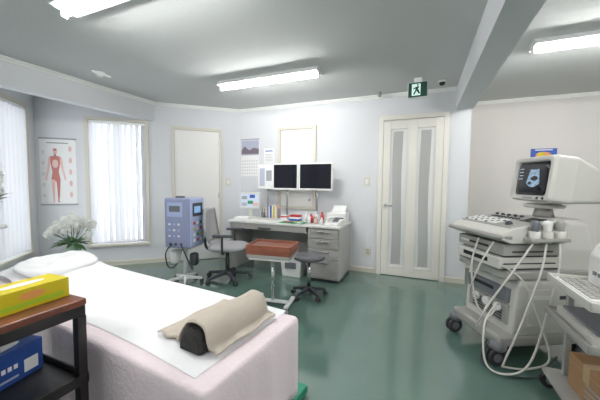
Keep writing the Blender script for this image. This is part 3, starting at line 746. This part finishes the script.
def rx(x,w,h,dz=0,r=.03): return [(x,a,b+dz) for a,b in rrect(w,h,r,3)]
loft(q,'housing',[rx(.03,.40,.33),rx(-.10,.40,.33),rx(-.16,.38,.30,-.005),rx(-.36,.27,.22,-.02),rx(-.42,.25,.20,-.025)],'cream',False)
loft(q,'bezel',[rx(.03,.40,.33),rx(.055,.38,.31),rx(.055,.335,.265),rx(.035,.315,.245)],'cream')
loft(q,'screen',[rx(.036,.33,.26),rx(.044,.26,.20),rx(.046,.1,.08)],'screenB',True)
fan=[(.18*math.sin(R(a))*.4,.085-.02*math.cos(R(a))) for a in range(38,-39,-8)]+[(.105*math.sin(R(a)),.085-.15*math.cos(R(a))) for a in range(-38,39,4)]
bm=bmesh.new(); bm.faces.new([bm.verts.new((.048,a+.02,b)) for a,b in fan]); fin(q,'echo_image',bm,'us')
prism(q,'echo_cavity',ell(.03,0.0,.035,.018),.0485,.049,'screenB','YZ'); prism(q,'echo_cavity_b',ell(-.01,-.035,.02,.012),.0485,.049,'screenB','YZ')
for k in range(4): bb(q,f'screen_text_{k}',(.047,-.13,.07-.025*k),(.0482,-.09,.076-.025*k),'screenwhite')
for k in range(6): bb(q,f'vent_{k}',(-.13+.018*k,-.14,.163),(-.122+.018*k,.14,.1665),'cream2')
bb(q,'brand_plate',(.054,-.05,-.150),(.057,.05,-.138),'text')
for k in range(2): cyl(q,f'knob_{k}',(.056,.1+.05*k,-.144),.009,.01,'dgrey','X',seg=12)
tube(p,'probe_cable_1',[(.03,.315,.88),(.08,.37,.72),(.18,.40,.42),(.30,.42,.12),(.42,.38,.03),(.50,.30,.06),(.46,.22,.28),(.33,.16,.40),(.27,.12,.36)],.0065,'cable')
tube(p,'probe_cable_2',[(.12,.315,.88),(.22,.38,.68),(.36,.40,.35),(.42,.36,.10),(.36,.30,.025),(.22,.34,.03),(.12,.38,.12),(.18,.33,.40),(.24,.28,.60),(.36,.24,.70)],.0065,'cable')
tube(p,'probe_cable_3',[(.21,.315,.88),(.36,.36,.74),(.50,.30,.46),(.50,.2,.26),(.40,.1,.24),(.30,.03,.33),(.27,.0,.36)],.0065,'cable')
tube(p,'probe_cable_4',[(.40,.2,.86),(.48,.18,.7),(.48,.1,.52),(.40,.0,.42),(.3,-.08,.36)],.006,'cable')
tube(p,'probe_cable_5',[(.40,.05,.86),(.47,.08,.66),(.45,.12,.40),(.38,.15,.30),(.29,.12,.37)],.006,'cable')
tube(p,'footswitch_cable',[(.3,.1,.16),(.40,.14,.06),(.47,.24,.012),(.40,.36,.012),(.25,.40,.012),(.1,.36,.012),(-.02,.30,.08)],.006,'dgrey')
for k in range(3): cyl(p,f'probe_connector_{k}',(.285,-.1+.11*k,.365),.03,.03,'white','X')
tube(p,'power_cable',[(-.33,.1,.3),(-.42,.15,.1),(-.40,.3,.012),(-.2,.42,.012),(.0,.40,.012)],.006,'dgrey')

# ------------------------------------------------------------ second cart right
p=root('ecg_cart',(0,0,0))
X0,X1,Y0,Y1=.72,1.20,1.70,2.20
for z,m in ((.70,'cream'),(.50,'cream2'),(.13,'cream2')):
    bb(p,'tray',(X0,Y0,z-.025),(X1,Y1,z),m,.006)
    if z>.4:
        for q_,(a,b_) in enumerate((((X0,Y0),(X1,Y0+.012)),((X0,Y1-.012),(X1,Y1)),((X0,Y0),(X0+.012,Y1)),((X1-.012,Y0),(X1,Y1)))):
            bb(p,f'tray_rim_{q_}',(a[0],a[1],z-.02),(b_[0],b_[1],z+.02),m,.003)
for a in (X0+.10,X1-.05):
    for b_ in (Y0+.05,Y1-.05):
        bb(p,'post',(a-.015,b_-.015,.13),(a+.015,b_+.015,.68),'cream2',.003)
for a in (X0+.04,X1-.04):
    for b_ in (Y0+.04,Y1-.0):
        cyl(p,'caster_wheel',(a,b_,.05),.05,.03,'rubber','Y',bev=.008); cyl(p,'caster_hub',(a,b_,.05),.02,.04,'steel','Y'); bb(p,'caster_fork',(a-.02,b_-.022,.06),(a+.02,b_+.022,.11),'grey',.004)
bb(p,'shelf_paper',(.76,1.75,.5005),(1.13,2.15,.54),'cream',.003); bb(p,'shelf_folder',(.78,1.77,.54),(1.11,2.13,.555),'grey',.003)
bb(p,'control_pad',(.745,1.76,.7005),(.86,2.15,.715),'white',.004)
for i in range(3):
    for j in range(9): bb(p,'pad_key',(.755+.033*i,1.78+.04*j,.715),(.78+.033*i,1.81+.04*j,.721),'cream2')
p=root('ecg_recorder',(1.03,1.96,.7005),R(0))
prism(p,'case',[(-.14,0),(.14,0),(.14,.33),(.02,.33),(-.11,.22),(-.14,.16)],-.19,.19,'white','XZ',.008)
box(p,'display',(-.047,0,.281),(.11,.24,.008),'screenB',rot=(0,R(-40.2),0))
for j in range(6): bb(p,'key',(-.145,-.15+.05*j,.06),(-.138,-.12+.05*j,.08),'grey')
p=root('cardboard_box',(.94,1.92,.1305),R(6))
bb(p,'carton',(-.13,-.15,0),(.15,.15,.19),'card',.003); bb(p,'tape',(-.131,-.025,.1),(.151,.025,.1915),'tape'); bb(p,'flap_line',(-.1315,-.15,.150),(-.1295,.15,.153),'tape')
for k in range(3): bb(p,f'label_{k}',(-.1325,-.12,.03+.03*k),(-.1305,.0,.04+.03*k),'text')

# ------------------------------------------------------------ world + camera
w=bpy.data.worlds.new('sky'); scene.world=w; w.use_nodes=True
bg=w.node_tree.nodes['Background']; bg.inputs[0].default_value=(0.96,0.975,1,1); bg.inputs[1].default_value=6.5
cam=bpy.data.cameras.new('camera'); cam.lens=36*291/600; cam.sensor_width=36; cam.clip_start=.05
co=bpy.data.objects.new('camera',cam); COL.objects.link(co); scene.camera=co
mw=Matrix.Rotation(R(22.7),4,'Z')@Matrix.Rotation(R(90-3.3),4,'X')@Matrix.Rotation(R(.5),4,'Z')
mw.translation=Vector((0,0,1.25)); co.matrix_world=mw
